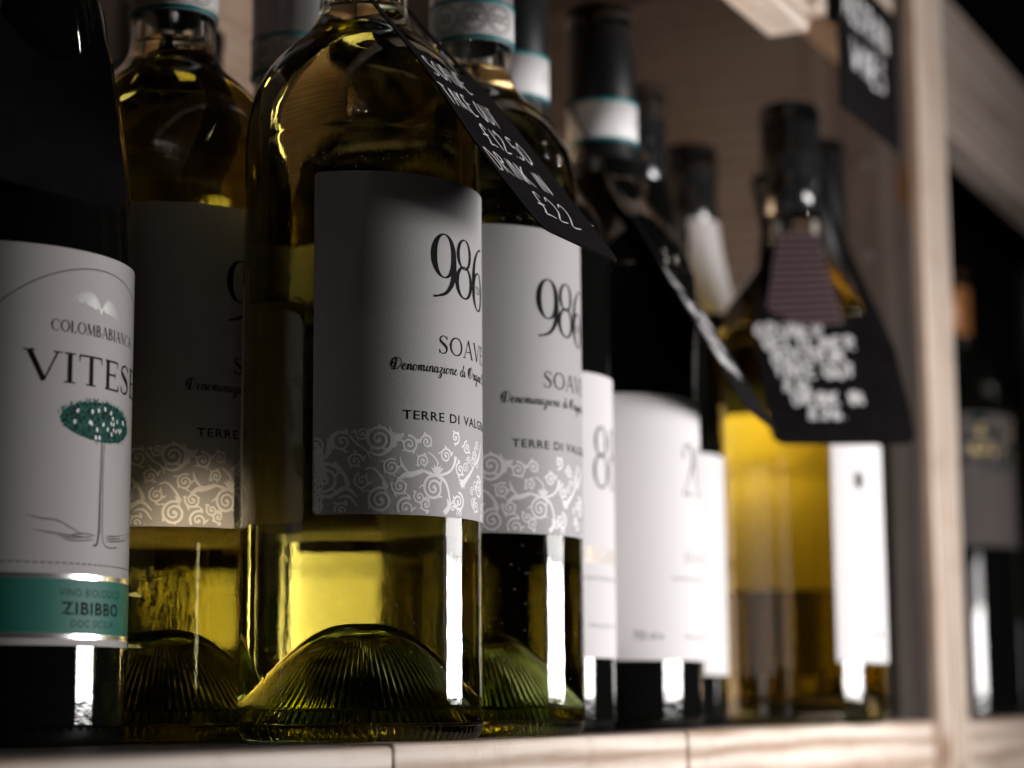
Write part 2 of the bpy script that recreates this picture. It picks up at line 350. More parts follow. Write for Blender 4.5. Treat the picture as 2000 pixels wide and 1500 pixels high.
# hand lettering: plain single strokes
HAND = {
 'A': [[(0, 0), (.3, 1), (.6, 0)], [(.1, .4), (.5, .42)]], 'B': [[(.05, 0), (.05, 1), (.4, .9), (.45, .7), (.05, .52), (.5, .4), (.5, .12), (.05, 0)]],
 'C': [[(.5, .85), (.3, 1), (.05, .7), (.05, .3), (.25, 0), (.52, .12)]], 'D': [[(.05, 0), (.05, 1), (.4, .85), (.55, .5), (.4, .12), (.05, 0)]],
 'E': [[(.5, 1), (.05, .95), (.05, 0), (.55, .03)], [(.05, .5), (.42, .53)]], 'F': [[(.5, 1), (.05, .95), (.05, 0)], [(.05, .5), (.42, .53)]],
 'G': [[(.5, .85), (.3, 1), (.05, .7), (.05, .25), (.3, 0), (.55, .2), (.53, .45), (.3, .45)]], 'I': [[(.2, 0), (.22, 1)]],
 'K': [[(.05, 0), (.07, 1)], [(.5, 1), (.08, .48), (.55, 0)]], 'L': [[(.07, 1), (.05, 0), (.5, .04)]], 'N': [[(.05, 0), (.07, 1), (.5, .02), (.52, 1)]],
 'M': [[(0, 0), (.1, 1), (.32, .35), (.55, 1), (.65, 0)]], 'O': [[(.3, 1), (.04, .7), (.05, .25), (.28, 0), (.55, .28), (.54, .72), (.3, 1)]],
 'P': [[(.05, 0), (.05, 1), (.42, .92), (.45, .62), (.05, .5)]], 'R': [[(.05, 0), (.05, 1), (.42, .9), (.42, .62), (.05, .5), (.55, 0)]],
 'S': [[(.5, .88), (.28, 1), (.07, .8), (.2, .58), (.42, .42), (.5, .18), (.28, 0), (.03, .1)]], 'T': [[(0, 1), (.58, .98)], [(.3, 1), (.28, 0)]],
 'U': [[(.05, 1), (.06, .25), (.27, 0), (.5, .25), (.52, 1)]], 'V': [[(.02, 1), (.28, 0), (.55, 1)]], 'W': [[(0, 1), (.16, 0), (.34, .7), (.5, 0), (.7, 1)]],
 'Ü': [[(.05, .85), (.06, .25), (.27, 0), (.5, .25), (.52, .85)], [(.15, 1.05), (.17, 1.0)], [(.4, 1.05), (.42, 1.0)]],
 'Y': [[(0, 1), (.28, .5)], [(.55, 1), (.2, 0)]],
 '£': [[(.56, .80), (.46, 1), (.28, .95), (.22, .7), (.24, .25), (.02, .02), (.3, .06), (.6, .0)], [(-.04, .46), (.46, .5)]],
 '1': [[(.2, .95), (.22, 0)]], '2': [[(.05, .78), (.25, 1), (.48, .78), (.4, .45), (.02, .02), (.58, .04)]], '5': [[(.5, 1), (.1, .98), (.08, .58), (.4, .55), (.5, .25), (.3, 0), (.03, .08)]],
 '0': [[(.28, 1), (.04, .7), (.05, .25), (.26, 0), (.52, .28), (.5, .72), (.28, 1)]], '.': [[(.1, .03), (.16, .0)]], '6': [[(.45, .95), (.15, .7), (.05, .3), (.25, 0), (.48, .2), (.35, .48), (.08, .35)]],
 '7': [[(.02, 1), (.5, .97), (.2, 0)]], '4': [[(.4, 0), (.4, 1), (.02, .35), (.55, .35)]], '3': [[(.05, .9), (.3, 1), (.45, .75), (.2, .52), (.5, .3), (.3, 0), (.02, .1)]], '8': [[(.28, .55), (.08, .78), (.28, 1), (.46, .78), (.28, .55), (.04, .25), (.28, 0), (.52, .25), (.28, .55)]],
}
def hand(art, txt, u0, z0, h, sx=1.0, wd=.5, rnd=None, gap=.2, rows=1):
    rnd = rnd or random.Random(3); x = u0
    for c in txt:
        if c == ' ': x += .45*h*sx; continue
        for st in HAND[c]:
            for rep in range(rows):
                j = lambda: rnd.uniform(-.035, .035)*h
                p = [(x+a*h*sx+j(), z0+b*h+j()) for a, b in st]
                p = curve(p, 5) if len(p) > 2 else densify(p, h*.2)
                art.ribbon(p, [wd*rnd.uniform(.55, .8), wd*rnd.uniform(.9, 1.3), wd*rnd.uniform(.8, 1.2), wd*rnd.uniform(.35, .8)], k=len(art.f) % 40)
        x += (max(a for st in HAND[c] for a, b in st)+gap)*h*sx
    return x
# round script for the denomination line
SCR = {
 'e': (.50, [[(0, .2), (.22, .3), (.36, .42), (.3, .52), (.16, .46), (.08, .22), (.18, .02), (.36, .04), (.5, .2)]]),
 'n': (.60, [[(0, .3), (.1, .5), (.1, 0)], [(.1, .25), (.25, .48), (.38, .46), (.4, .1), (.48, .0), (.6, .18)]]),
 'o': (.52, [[(.2, .5), (.05, .35), (.06, .1), (.2, .0), (.36, .15), (.36, .38), (.2, .5)], [(.3, .45), (.52, .4)]]),
 'm': (.84, [[(0, .3), (.1, .5), (.1, 0)], [(.1, .25), (.22, .48), (.34, .46), (.35, 0)], [(.35, .25), (.48, .48), (.6, .46), (.63, .1), (.7, 0), (.84, .18)]]),
 'i': (.34, [[(0, .25), (.12, .5), (.1, .12), (.18, 0), (.34, .2)], [(.16, .72), (.18, .76)]]),
 'a': (.58, [[(.36, .45), (.2, .5), (.05, .33), (.06, .08), (.18, 0), (.34, .2), (.38, .48), (.36, .1), (.44, 0), (.58, .18)]]),
 'z': (.50, [[(.02, .42), (.2, .5), (.34, .38), (.12, .05), (.3, -.05), (.3, -.3), (.12, -.45), (.02, -.3), (.5, .15)]]),
 'd': (.60, [[(.36, .45), (.2, .5), (.05, .33), (.06, .08), (.18, 0), (.36, .2), (.44, .98), (.38, .1), (.46, 0), (.6, .18)]]),
 'r': (.44, [[(0, .2), (.12, .55), (.2, .44), (.34, .46), (.26, .1), (.32, 0), (.44, .16)]]),
 'g': (.54, [[(.36, .45), (.2, .5), (.05, .33), (.06, .08), (.18, 0), (.36, .3), (.34, -.3), (.18, -.48), (.05, -.34), (.54, .15)]]),
 't': (.36, [[(0, .2), (.2, .85), (.12, .1), (.2, 0), (.36, .18)], [(.04, .52), (.32, .54)]]),
 'l': (.36, [[(0, .2), (.24, .8), (.18, 1), (.1, .8), (.1, .1), (.2, 0), (.36, .18)]]),
 'D': (1.05, [[(.45, .95), (.4, .1), (.2, 0), (.12, .12)], [(.25, .1), (.6, .02), (.92, .35), (.9, .8), (.5, 1.02), (.1, .8), (.02, .4), (.22, .2), (.36, .42), (.22, .6), (.12, .45)], ]),
 'O': (1.0, [[(.5, 1), (.2, .75), (.18, .25), (.45, 0), (.8, .25), (.82, .75), (.5, 1)], [(.45, .8), (.1, .85), (-.02, .45), (.2, .1)], [(.5, .85), (.38, .5), (.5, .2)]]),
 'C': (.85, [[(.8, .8), (.6, 1), (.25, .75), (.18, .25), (.45, 0), (.8, .2)], [(.5, .85), (.1, .85), (-.02, .45)]]),
}
def script(art, txt, u0, u1, z0, h, wd, slant=.3):
    tot = sum(.42 if c == ' ' else SCR[c][0] for c in txt); sx = (u1-u0)/tot; x = u0
    for c in txt:
        if c == ' ': x += .42*sx; continue
        adv, st = SCR[c]
        for s_ in st:
            p = [(x+(a+b*slant*.6)*sx, z0+b*h) for a, b in s_]
            p = curve(p, 4)
            ws = []
            for i in range(len(p)):
                a = p[max(i-1, 0)]; b = p[min(i+1, len(p)-1)]
                dd = (b[1]-a[1])/(math.hypot(b[0]-a[0], b[1]-a[1]) or 1)
                ws.append(wd*(.45 + .8*max(0, -dd)))
            art.ribbon(p, ws)
        x += adv*sx

# ------------------------------------------------------------------ bending print and labels round a bottle
def cyl(R, azc, u, z, off):
    a = radians(azc) + u/R
    return ((R+off)*sin(a), -(R+off)*cos(a), z)
def wrap(art, name, R, azc, mat, parent, off=.17, zmin=None, zmax=None, umin=None, umax=None):
    fs = art.f
    if umin is not None or zmin is not None:
        keep = []
        for f in fs:
            us = [art.v[i][0] for i in f]; zs = [art.v[i][1] for i in f]
            if (umin is None or min(us) > umin) and (umax is None or max(us) < umax) and (zmin is None or min(zs) > zmin) and (zmax is None or max(zs) < zmax): keep.append(f)
        fs = keep
    vs = [cyl(R, azc, u, z, off + .0006*l) for (u, z), l in zip(art.v, art.layer)]
    return mesh(name, vs, fs, mat, parent, smooth=True)
def label(name, R, azc, u0, u1, z0, z1, mat, parent, th=.13, rc=1.6, du=1.0, off0=.03):
    n = max(6, int((u1-u0)/du)); us = [u0 + (u1-u0)*i/n for i in range(n+1)]
    us = sorted(set(us + [u0+rc*k for k in (.1, .3, .6, 1)] + [u1-rc*k for k in (.1, .3, .6, 1)]))
    def zs(u):
        e = min(u-u0, u1-u); ins = 0 if e >= rc else rc - sqrt(max(0, rc*rc-(rc-e)**2)); return z0+ins, z1-ins
    vs = []; fs = []; sm = []; m = len(us)
    def strip(fa, fb, rev, smooth):
        b = len(vs)
        for u in us: vs.append(fa(u)); vs.append(fb(u))
        for i in range(m-1):
            q = (b+2*i, b+2*i+2, b+2*i+3, b+2*i+1); fs.append(tuple(reversed(q)) if rev else q); sm.append(smooth)
    P = lambda u, k, off: cyl(R, azc, u, zs(u)[k], off)
    strip(lambda u: P(u, 0, off0+th), lambda u: P(u, 1, off0+th), False, True)
    strip(lambda u: P(u, 0, off0), lambda u: P(u, 1, off0), True, True)
    strip(lambda u: P(u, 1, off0+th), lambda u: P(u, 1, off0), False, False)
    strip(lambda u: P(u, 0, off0), lambda u: P(u, 0, off0+th), False, False)
    for u, rv in ((u0, True), (u1, False)):
        b = len(vs); vs.extend([P(u, 0, off0), P(u, 1, off0), P(u, 1, off0+th), P(u, 0, off0+th)]); q = (b+3, b, b+1, b+2)
        fs.append(q if not rv else tuple(reversed(q))); sm.append(False)
    o = mesh(name, vs, fs, mat, parent); o.data.polygons.foreach_set('use_smooth', sm); return o
def pix_uz(bx, by, R, azc, px, py):
    """pixel of the photograph -> (u, z) on the cylinder"""
    d = ray(px, py); a = d.x*d.x+d.y*d.y; b = -2*(d.x*bx+d.y*by); c = bx*bx+by*by-R*R
    disc = b*b-4*a*c
    k = (-b - sqrt(max(disc, 0)))/(2*a); x = d.x*k-bx; y = d.y*k-by
    az = atan2(x, -y); return (az-radians(azc))*R, ZC + d.z*k
def band(name, r, z0, z1, mat, parent, th=.15, n=72):
    vs, fs = lathe([(r, z0), (r+th, z0+.05), (r+th, z1-.05), (r, z1)], n, cap0=False, cap1=False)
    return mesh(name, vs, fs, mat, parent, smooth=True)

# ------------------------------------------------------------------ ornament of the silver labels (drawn on the b2 label, mm)
SOAVE_R = 37.5
def place(px, Y, py=1200): 
    p = at_depth(px, py, Y); return p.x, p.y
B2 = place(706, 640)
def orn_uz(X, Y): return pix_uz(B2[0], B2[1], SOAVE_R, AZN, 610+X/5.88, 800+Y/5.88)
def spiral(art, u, z, r, a0, turns, sgn, w0, ball=True):
    pts = []; n = int(26*turns)
    for i in range(n+1):
        t = i/n; rr = r*(1-t)**.8*.92 + r*.08; a = radians(a0) + sgn*2*pi*turns*t
        pts.append((u+rr*cos(a), z+rr*sin(a)))
    ws = [w0*(1.0-.35*i/n) for i in range(n+1)]
    art.ribbon(pts, ws); 
    if ball: art.blob(pts[-1][0], pts[-1][1], w0*.75, w0*.75)
    return pts
def make_ornament():
    a = Art(); rnd = random.Random(11)
    SP = [(575, 270, 80, 150, 1.6, 1), (760, 340, 165, -60, 2.0, 1), (1110, 400, 105, 100, 1.7, -1), (1310, 370, 85, 190, 1.6, -1), (1270, 590, 80, 230, 1.6, -1),
          (905, 660, 100, 60, 1.8, 1), (1530, 530, 90, 0, 1.7, 1), (1640, 320, 80, 250, 1.4, 1), (1390, 900, 145, 90, 1.9, 1), (1000, 880, 98, 150, 1.8, 1),
          (570, 820, 95, 110, 1.6, 1), (490, 590, 90, 0, 1.6, 1), (340, 370, 120, 60, 1.5, 1), (150, 800, 190, 20, 2.0, 1), (780, 1040, 150, 60, 2.0, 1),
          (1070, 1130, 120, 60, 1.7, 1), (1225, 1005, 75, 120, 1.5, 1), (1300, 1090, 75, -60, 1.5, -1), (1670, 1060, 110, 90, 1.8, -1), (1770, 440, 80, 90, 1.5, 1),
          (1850, 520, 70, 90, 1.5, -1), (1690, 690, 85, 90, 1.5, 1), (1610, 1120, 60, 0, 1.4, 1), (1900, 900, 140, 120, 1.8, -1), (1870, 1110, 90, 90, 1.5, 1), (60, 1090, 90, 40, 1.5, 1), (330, 1160, 90, 40, 1.6, 1), (60, 560, 80, 90, 1.4, -1)]
    K = .0256
    for (X, Y, r, a0, t, s) in SP:
        if X > 1960: continue
        u, z = orn_uz(X, Y); pts = spiral(a, u, z, r*K, a0, t, s, .46 + r*.0030)
        # leaf tips growing off the outer turn
        for q in range(0, int(len(pts)*.5), 5):
            if rnd.random() < .75:
                x, y = pts[q]; ang = atan2(y-z, x-u) + s*(.9+rnd.random()*.4)
                a.leaf(x, y, ang, rnd.uniform(.7, 1.5)*(r*K)**.5, rnd.uniform(.5, .9))
    ST = [([(250, 600), (330, 690), (390, 800), (410, 880)], [.5, 1.2]), ([(600, 690), (690, 670), (790, 770), (860, 900)], [.4, .8]), ([(430, 300), (520, 400), (620, 470), (665, 560)], [.7, .35]),
          ([(940, 870), (1040, 760), (1150, 740), (1270, 700)], [.4, 1.5, .9]), ([(1000, 530), (1030, 640), (1090, 710)], [.1, .9, .5]), ([(1270, 700), (1360, 740), (1450, 755), (1560, 720), (1620, 640), (1640, 540)], [.7, .8, .6, 1.1]),
          ([(1440, 760), (1520, 830), (1560, 950), (1580, 1110)], [1.1, .7, .6]), ([(1330, 490), (1400, 550), (1445, 630)], [.3, .5]), ([(640, 480), (760, 520), (880, 460), (930, 330), (880, 190)], [.35, .8, .9, .3]),
          ([(930, 440), (960, 330), (1050, 280)], [.4, 1.2, .5]), ([(940, 250), (960, 330), (950, 430)], [.1, .8, .3]), ([(200, 420), (230, 320), (300, 260), (420, 280)], [1.6, .9, .6]), ([(150, 560), (200, 450), (180, 330)], [.6, 1.6, .3]),
          ([(1700, 880), (1790, 760), (1850, 650)], [1.6, 1.0, .5]), ([(1850, 640), (1900, 560), (1930, 380)], [.5, 1.1, .2]), ([(1500, 1200), (1560, 1120), (1540, 1020)], [1.4, 1.2, .2]), ([(60, 960), (200, 1000), (380, 900), (520, 1010)], [.5, 1.0, 1.1, .3]), ([(300, 1010), (420, 1000), (520, 1120)], [.4, .7, .3])]
    for pts, ws in ST:
        p = curve([orn_uz(*q) for q in pts], 6); a.ribbon(p, [q*1.25 for q in ws])
    for ang in (40, 65, 90, 115, 140):
        u, z = orn_uz(1430, 740); a.leaf(u, z, radians(ang), 3.2, 1.0)
        u, z = orn_uz(1730, 820); a.leaf(u, z, radians(ang+140), 2.6, .9)
        u, z = orn_uz(960, 350); a.leaf(u, z, radians(ang-40), 2.6, .7)
    # the design goes on round the far side of the label
    u_r = orn_uz(1940, 700)[0]
    for k in range(34):
        u = rnd.uniform(u_r+2, 52); z = rnd.uniform(66, 89); spiral(a, u, z, rnd.uniform(1.6, 3.4), rnd.uniform(0, 360), 1.6, rnd.choice((-1, 1)), .5)
    for k in range(13):
        u = rnd.uniform(orn_uz(1660, 700)[0], u_r); z = rnd.uniform(66.5, 89); spiral(a, u, z, rnd.uniform(1.2, 2.4), rnd.uniform(0, 360), 1.6, rnd.choice((-1, 1)), .45)
    for k in range(20):
        u = rnd.uniform(-53, orn_uz(60, 700)[0]-1); z = rnd.uniform(66, 88); spiral(a, u, z, rnd.uniform(2, 4), rnd.uniform(0, 360), 1.7, rnd.choice((-1, 1)), .6)
    return a
def didone(a):
    """the interlocked old-style numerals 986"""
    def ell(cx, cz, rx, rz, thick, thin, a0=0, a1=360):
        n = 40; p = []; ws = []
        for i in range(n+1):
            t = radians(a0+(a1-a0)*i/n); p.append((cx+rx*cos(t), cz+rz*sin(t))); ws.append(thin+(thick-thin)*abs(cos(t))**1.6)
        return p, ws
    # 9
    p, ws = ell(-11.9, 145.2, 4.1, 6.7, 2.4, .45); a.ribbon(p, ws)
    p = curve([(-7.9, 146.5), (-7.7, 142), (-8.4, 137.5), (-11, 134), (-14.5, 132.6), (-16.2, 132.4)], 8); a.ribbon(p, [2.3, 2.5, 2.0, 1.1, .6, .8], 1)
    # 8
    p, ws = ell(-2.2, 147.1, 3.4, 4.6, 1.7, .45); a.ribbon(p, ws, 2)
    p, ws = ell(-2.2, 138.3, 4.0, 4.9, 1.9, .5); a.ribbon(p, ws, 3)
    # 6
    p, ws = ell(8.0, 137.2, 4.1, 5.9, 2.3, .45); a.ribbon(p, ws, 4)
    p = curve([(4.0, 137.5), (4.0, 142), (5.3, 147), (8.6, 150.4), (12, 151.2)], 8); a.ribbon(p, [2.3, 2.4, 1.7, .6, .8], 5)
ORN = make_ornament()
def soave_print():
    a = Art(); didone(a); serif(a, 'SOAVE', -14.3, 14.3, 115.0, 5.6)
    script(a, 'Denominazione di Origine Controllata', -30.5, 31, 109.0, 3.6, .42)
    sans(a, 'TERRE DI VALGRANDE', -26.6, 27, 94.2, 97.0, .012, 1.15)
    sans(a, 'TDV', 5.6, 10.6, 136.4, 138.8, -.004)
    return a
SOAVE_PRINT = soave_print()

# ------------------------------------------------------------------ bottles
S_OUT_PUNT = [(0, 30.8), (5, 30.5), (10, 28.2), (14.5, 23.6), (18.5, 18.4), (22.5, 12.4), (26.5, 6.9), (30, 2.8), (32, .9)]
S_OUT = [(33.2, .25), (34.2, .0), (35.4, .5), (36.7, 2.4), (37.4, 5.5), (37.5, 9), (37.5, 60), (37.5, 120), (37.5, 176), (37.3, 185), (36.4, 194.5), (34.2, 203), (30.2, 210.5), (24.6, 217), (19, 222), (15.9, 226.5), (14.4, 231.5), (14.1, 238), (14.0, 250), (14.0, 290), (14.6, 292), (14.6, 299.5)]
S_IN = [(0, 35), (5.5, 34.6), (10.8, 32.1), (15.5, 27.6), (19.7, 22.4), (23.8, 16.8), (27.6, 12.1), (31, 9.2), (33.4, 9.3), (34.5, 11.4), (34.9, 15), (35, 22), (35, 60), (35, 120), (35, 175), (34.8, 184), (33.8, 193), (31.6, 200.8), (27.6, 208), (22, 214.2), (15.6, 219.6), (11.4, 224.5), (9.8, 229), (9.4, 233)]
def soave_glass(root, detail=True):
    n = 432 if detail else 144
    punt = smooth_profile(S_OUT_PUNT, 4)
    npunt = len(punt)
    prof = punt + smooth_profile(S_OUT, 4)
    def mod(r, z, a, i):
        if i < npunt and r > 6:                                     # fluting pressed into the push-up
            k = min(1, (r-6)/7)*min(1, (33-r)/3); return r, z + .55*k*abs(sin(36*a))**1.5
        if i >= npunt and abs(((a-radians(-136)+pi) % (2*pi))-pi) < .008 and z < 226: return r+.06, z
        if r > 34.5 and z < 3.2 and i >= npunt: return r+.16*cos(90*a), z
        return r, z
    vs, fs = lathe(prof, n, mod); kb = sum(1 if i == 0 else 1 for i in range(npunt))*n
    g = mesh('glass', vs, fs, [M['glass'], M['glass_foot']], root, smooth=True, mi=[1 if q < kb else 0 for q in range(len(fs))])
    inn = smooth_profile(S_IN, 4); vs, fs = lathe(inn, 144, cap1=False); k = len(fs)
    ring = [len(vs)-144+i for i in range(144)]; mi = [0]*k
    vs.append((0, 0, 232.9)); c = len(vs)-1
    for i in range(144): fs.append((ring[i], ring[(i+1) % 144], c)); mi.append(1)
    mesh('wine', vs, fs, [M['wine'], M['wine_top']], root, smooth=True, mi=mi)
    # the air-filled bore above the wine (its floor is the wine surface)
    vs, fs = lathe([(9.38, 233.05), (9.3, 240), (9.3, 270), (9.3, 296)], 96, cap0=False); mesh('neck_bore', vs, fs, M['bore'], root, smooth=True)
    # moulded marks round the heel
    bmv = []; bf = []
    a = Art(); 
    for q, ch in enumerate('750ml'):
        pass
    return g
def heel_mark(root, az, txt):
    a = Art(); rnd = random.Random(5)
    for i, c in enumerate(txt):
        for st in HAND[c]: a.ribbon(curve([(i*3.6+p[0]*3, 9.5+p[1]*3.2) for p in st], 4), .55)
    vs = [cyl(37.5, az, u, z, .22) for (u, z) in a.v]
    mesh('moulded_mark', vs, a.f, M['glass_mark'], root, smooth=True)
M['glass_mark'] = principled('raised glass lettering', (.02, .025, .01), .08, 0, .8)

def seal(root, z0, z1, r, white=False, marks=True, az=AZN):
    s = band('seal_band', r, z0, z1, M['seal_white' if white else 'seal'], root, .2)
    band('seal_edge', r+.12, z1-1.3, z1+.1, M['teal'], s, .2); band('seal_edge', r+.12, z0-.1, z0+1.3, M['teal'], s, .2)
    a = Art(); h = z1-z0; zc = (z0+z1)/2 + .4
    if marks:
        for k, uc in enumerate((-26, -15.5, -5)):
            for rr in (5.2, 4.2): a.ribbon(arc(uc, zc, rr, rr, 0, 360, 28), .3)
            if k == 1: sans(a, 'DOC', uc-3.2, uc+3.2, zc-1.6, zc+1.6, .01)
            if k == 2: sans(a, 'DOC', uc-3.2, uc+3.2, zc-1.6, zc+1.6, .01)
            if k == 0:
                for q in range(7): a.ribbon([(uc-2.4+.8*q, zc-2), (uc-2.4+.8*q, zc+2)], .3)
        rnd = random.Random(2)
        for k in range(4):
            x = 13
            while x < 25: l = rnd.uniform(.6, 2); a.ribbon([(x, zc+2.2-1.4*k), (x+l, zc+2.2-1.4*k)], .6); x += l+.5
        a.ribbon(densify([(-30, z0+2.1), (30, z0+2.1)], 1.5), .15)
    else:
        a.ribbon([(-1, zc-2.5), (0, zc+2.5), (1, zc-2.5)], .5)
    wrap(a, 'seal_print', r+.2, az, M['grey_ink'], s, .04)
    return s
SOAVE_DATA = {}
def soave(px, Y, lab, back=True, detail=True, front_label=True, turn=0, up=0):
    x, y = place(px, Y); root = empty('wine_bottle', (x, y, 0))
    tag(root, lab, 'wine bottle', 'white wine bottles with silver labels')
    soave_glass(root, detail)
    root.rotation_euler.z = radians(turn)
    if front_label:
        l = label('label', SOAVE_R, AZN, -53.6, 53.6, 65.8, 169.2, M['silver_paper'], root)
        wrap(SOAVE_PRINT, 'lettering', SOAVE_R, AZN, M['ink'], l, .205)
        wrap(ORN, 'scroll_ornament', SOAVE_R, AZN, M['silver_orn'], l, .20, zmin=66.1, zmax=93, umin=-53.2, umax=53.2)
    if back: label('back_label', SOAVE_R, AZN+180, -29, 29, 68, 140, M['back_paper'], root, rc=2)
    vs, fs = lathe([(14.1, 241), (14.9, 241.2), (14.9, 256), (15.0, 285), (15.1, 300.6), (14.4, 301.6), (0, 301.8)], 96, cap0=False)
    mesh('capsule', vs, fs, M['silver_cap'], root, smooth=True)
    seal(root, 241.2, 255.6, 14.95)
    return x, y, root
_, _, b2r = soave(706, 640, 'sharpest bottle in the middle, clear yellow wine, silver scroll label, price card on its neck')
soave(318, 676, 'clear white wine bottle standing between the green-banded bottle and the middle silver-label bottle', turn=1.4)
b3x, b3y, b3 = soave(927, 710, 'silver-label white wine bottle directly right of the middle one, its seal band showing', turn=-2.2)
soave(560, 745, 'silver-capped bottle behind the middle one, only its grey neck and seal showing at upper left', detail=False)

def dark_bottle(prof, x, y, lab, cat='wine bottle', group=None, gm=None, n=96):
    root = empty('wine_bottle', (x, y, 0)); tag(root, lab, cat, group)
    vs, fs = lathe(smooth_profile(prof, 4), n); mesh('glass', vs, fs, M[gm or 'dark_glass'], root, smooth=True)
    return root
def bord(R, neck=14, ztop=300, zs=176):
    return [(0, 3), (R*.6, 2.5), (R*.88, .6), (R*.92, 0), (R*.97, 1.5), (R-.1, 6), (R, 10), (R, 80), (R, zs), (R-.8, zs+10), (R*.9, zs+20), (R*.72, zs+31), (R*.53, zs+41), (neck+2, zs+50), (neck, zs+60), (neck, ztop-12), (neck+.8, ztop-11), (neck+.8, ztop-.5), (0, ztop)]
def burg(R, neck=14, ztop=296):
    return [(0, 3), (R*.6, 2.5), (R*.88, .6), (R*.92, 0), (R*.97, 1.5), (R-.1, 6), (R, 10), (R, 70), (R, 122), (R*.99, 134), (R*.955, 148), (R*.875, 168), (R*.74, 196), (R*.58, 220), (R*.46, 240), (neck+.6, 256), (neck, 268), (neck, ztop-12), (neck+.8, ztop-11), (neck+.8, ztop-.5), (0, ztop)]
def capsule(root, r, z0, z1, mat, rings=()):
    p = [(r, z0), (r+.8, z0+.2)] + [q for zz in rings for q in ((r+.8, zz-1.2), (r+1.5, zz), (r+.8, zz+1.2))] + [(r+.9, z1-3), (r+.3, z1-.8), (r-1.5, z1), (0, z1+.1)]
    vs, fs = lathe(p, 72, cap0=False); return mesh('capsule', vs, fs, M[mat], root, smooth=True)

# the green-banded bottle at the left
LX, LY = place(-43, 530)
LS = 1.113; LX2, LY2 = place(-43, 530*LS)
lb = dark_bottle(burg(37.5), LX2, LY2, 'dark bottle with grey-white label, tree drawing and sea-green band at far left', n=160)
capsule(lb, 14.2, 232, 297, 'black_cap')
ll = label('label', 37.5, AZN, -58, 58, 25.4, 123.8, M['cream_paper'], lb, rc=2); lb.scale = (LS, LS, LS); ll.location.z = -1.08*MM
def puz(px, py): return pix_uz(LX, LY, 37.5, AZN, px, py)
a = Art(); serif(a, 'VITESE', -23, 23, 89.9, 7.5, wgt=1.55); wrap(a, 'lettering', 37.5, AZN, M['ink'], ll)
a = Art(); serif(a, 'COLOMBABIANCA', -16.4, 16.4, 102.6, 2.9, wgt=1.5)
wrap(a, 'fine_print', 37.5, AZN, M['ink'], ll, .17); a = Art(); a.ribbon(arc(0, 75.8, 44, 44, -43, 223, 120), .28); wrap(a, 'arch_line', 37.5, AZN, M['grey_ink'], ll, .17)
a = Art(); a.ribbon(densify([(-58+1, 45.4), (57, 45.4)], 2), .3); wrap(a, 'border_line', 37.5, AZN, M['grey_ink'], ll, .17)
a = Art()
bu, bz = puz(196, 610)
for k in range(11):                                                     # left wing then right wing, feather by feather
    ang = radians(168-5.2*k); l = 9.2 - .42*k; p = [(bu-.6+cos(ang)*l*t, bz+sin(ang)*l*t*1.0 + .9*t*(1-t)*2) for t in (.12, .4, .7, 1)]; a.ribbon(p, [.12, .26, .24, .08])
    ang = radians(-6+6.5*k); l = 7.4 - .3*k; p = [(bu+.8+cos(ang)*l*t, bz+sin(ang)*l*t+.9*t*(1-t)*2) for t in (.12, .4, .7, 1)]; a.ribbon(p, [.12, .26, .24, .08])
a.ribbon([(bu-1.6, bz+3.6), (bu, bz+.4), (bu+.3, bz-.6)], [.2, .8, .3]); a.ribbon([(bu+1.9, bz+2.6), (bu+.3, bz)], [.3, .6])
wrap(a, 'bird_emblem', 37.5, AZN, M['blossom'], ll, .18)
tr = random.Random(4); a = Art(); b_ = Art(); c_ = Art(); d_ = Art()
cu_, cz_ = .6, 81.2
a.blob(cu_, cz_, 13.8, 5.0)
for k in range(900):
    t = tr.uniform(0, 2*pi); q = sqrt(tr.random())*1.03; u = cu_+14*q*cos(t); z = cz_+5.1*q*sin(t); an = tr.uniform(20, 160) if tr.random() < .8 else tr.uniform(0, 360)
    (b_ if k % 5 else a).leaf(u, z, radians(an), tr.uniform(.7, 1.1), tr.uniform(.26, .4), k=20+k % 17)
for k in range(26):
    t = tr.uniform(0, 2*pi); q = sqrt(tr.random())*.85; c_.blob(cu_+14*q*cos(t), cz_+5*q*sin(t), .38, .62, tr.uniform(-.6, .6), k=60)
wrap(a, 'tree_drawing', 37.5, AZN, M['leaf_dark'], ll, .165); wrap(b_, 'leaf_print', 37.5, AZN, M['leaf_ink'], ll, .17); wrap(c_, 'blossom_print', 37.5, AZN, M['blossom'], ll, .18)
d_.ribbon(curve([(.6, 76.5), (.4, 70), (.2, 62), (.1, 54), (-.6, 50.6), (-2, 50.2)], 5), [.5, .45, .6, .7, .4]); d_.ribbon(curve([(1.6, 76.5), (1.3, 70), (1.4, 60), (1.6, 53), (2.6, 50.6), (5, 50.0), (9, 50.4)], 5), .32)
for k in range(46): z = 76-.5*k; d_.ribbon([(.35, z), (.75+.1*(k % 3), z-.3)], .16)
for pts in ([(50, 1004), (80, 1012), (110, 1016), (140, 1032), (160, 1044)], [(65, 1034), (100, 1040), (140, 1046), (175, 1050)], [(112, 1046), (140, 1050), (180, 1048)], [(120, 1052), (150, 1056), (182, 1054)], [(130, 1046), (160, 1042), (185, 1046)], [(205, 1052), (225, 1053), (250, 1048)], [(205, 1047), (225, 1048), (250, 1042)], [(206, 1057), (225, 1058), (245, 1055)]):
    d_.ribbon(curve([puz(*q) for q in pts], 5), [.12, .34, .3, .14])
wrap(d_, 'trunk_drawing', 37.5, AZN, M['grey_ink'], ll, .172)
gb = label('green_band', 37.5, AZN, -57.6, 57.6, 28.3, 41.6, M['green_band'], ll, th=.03, rc=.02, off0=.162)
for z0, z1 in ((41.65, 42.8), (27.1, 28.25)): label('foil_edge', 37.5, AZN, -57.6, 57.6, z0, z1, M['foil'], ll, th=.03, rc=.02, off0=.163)
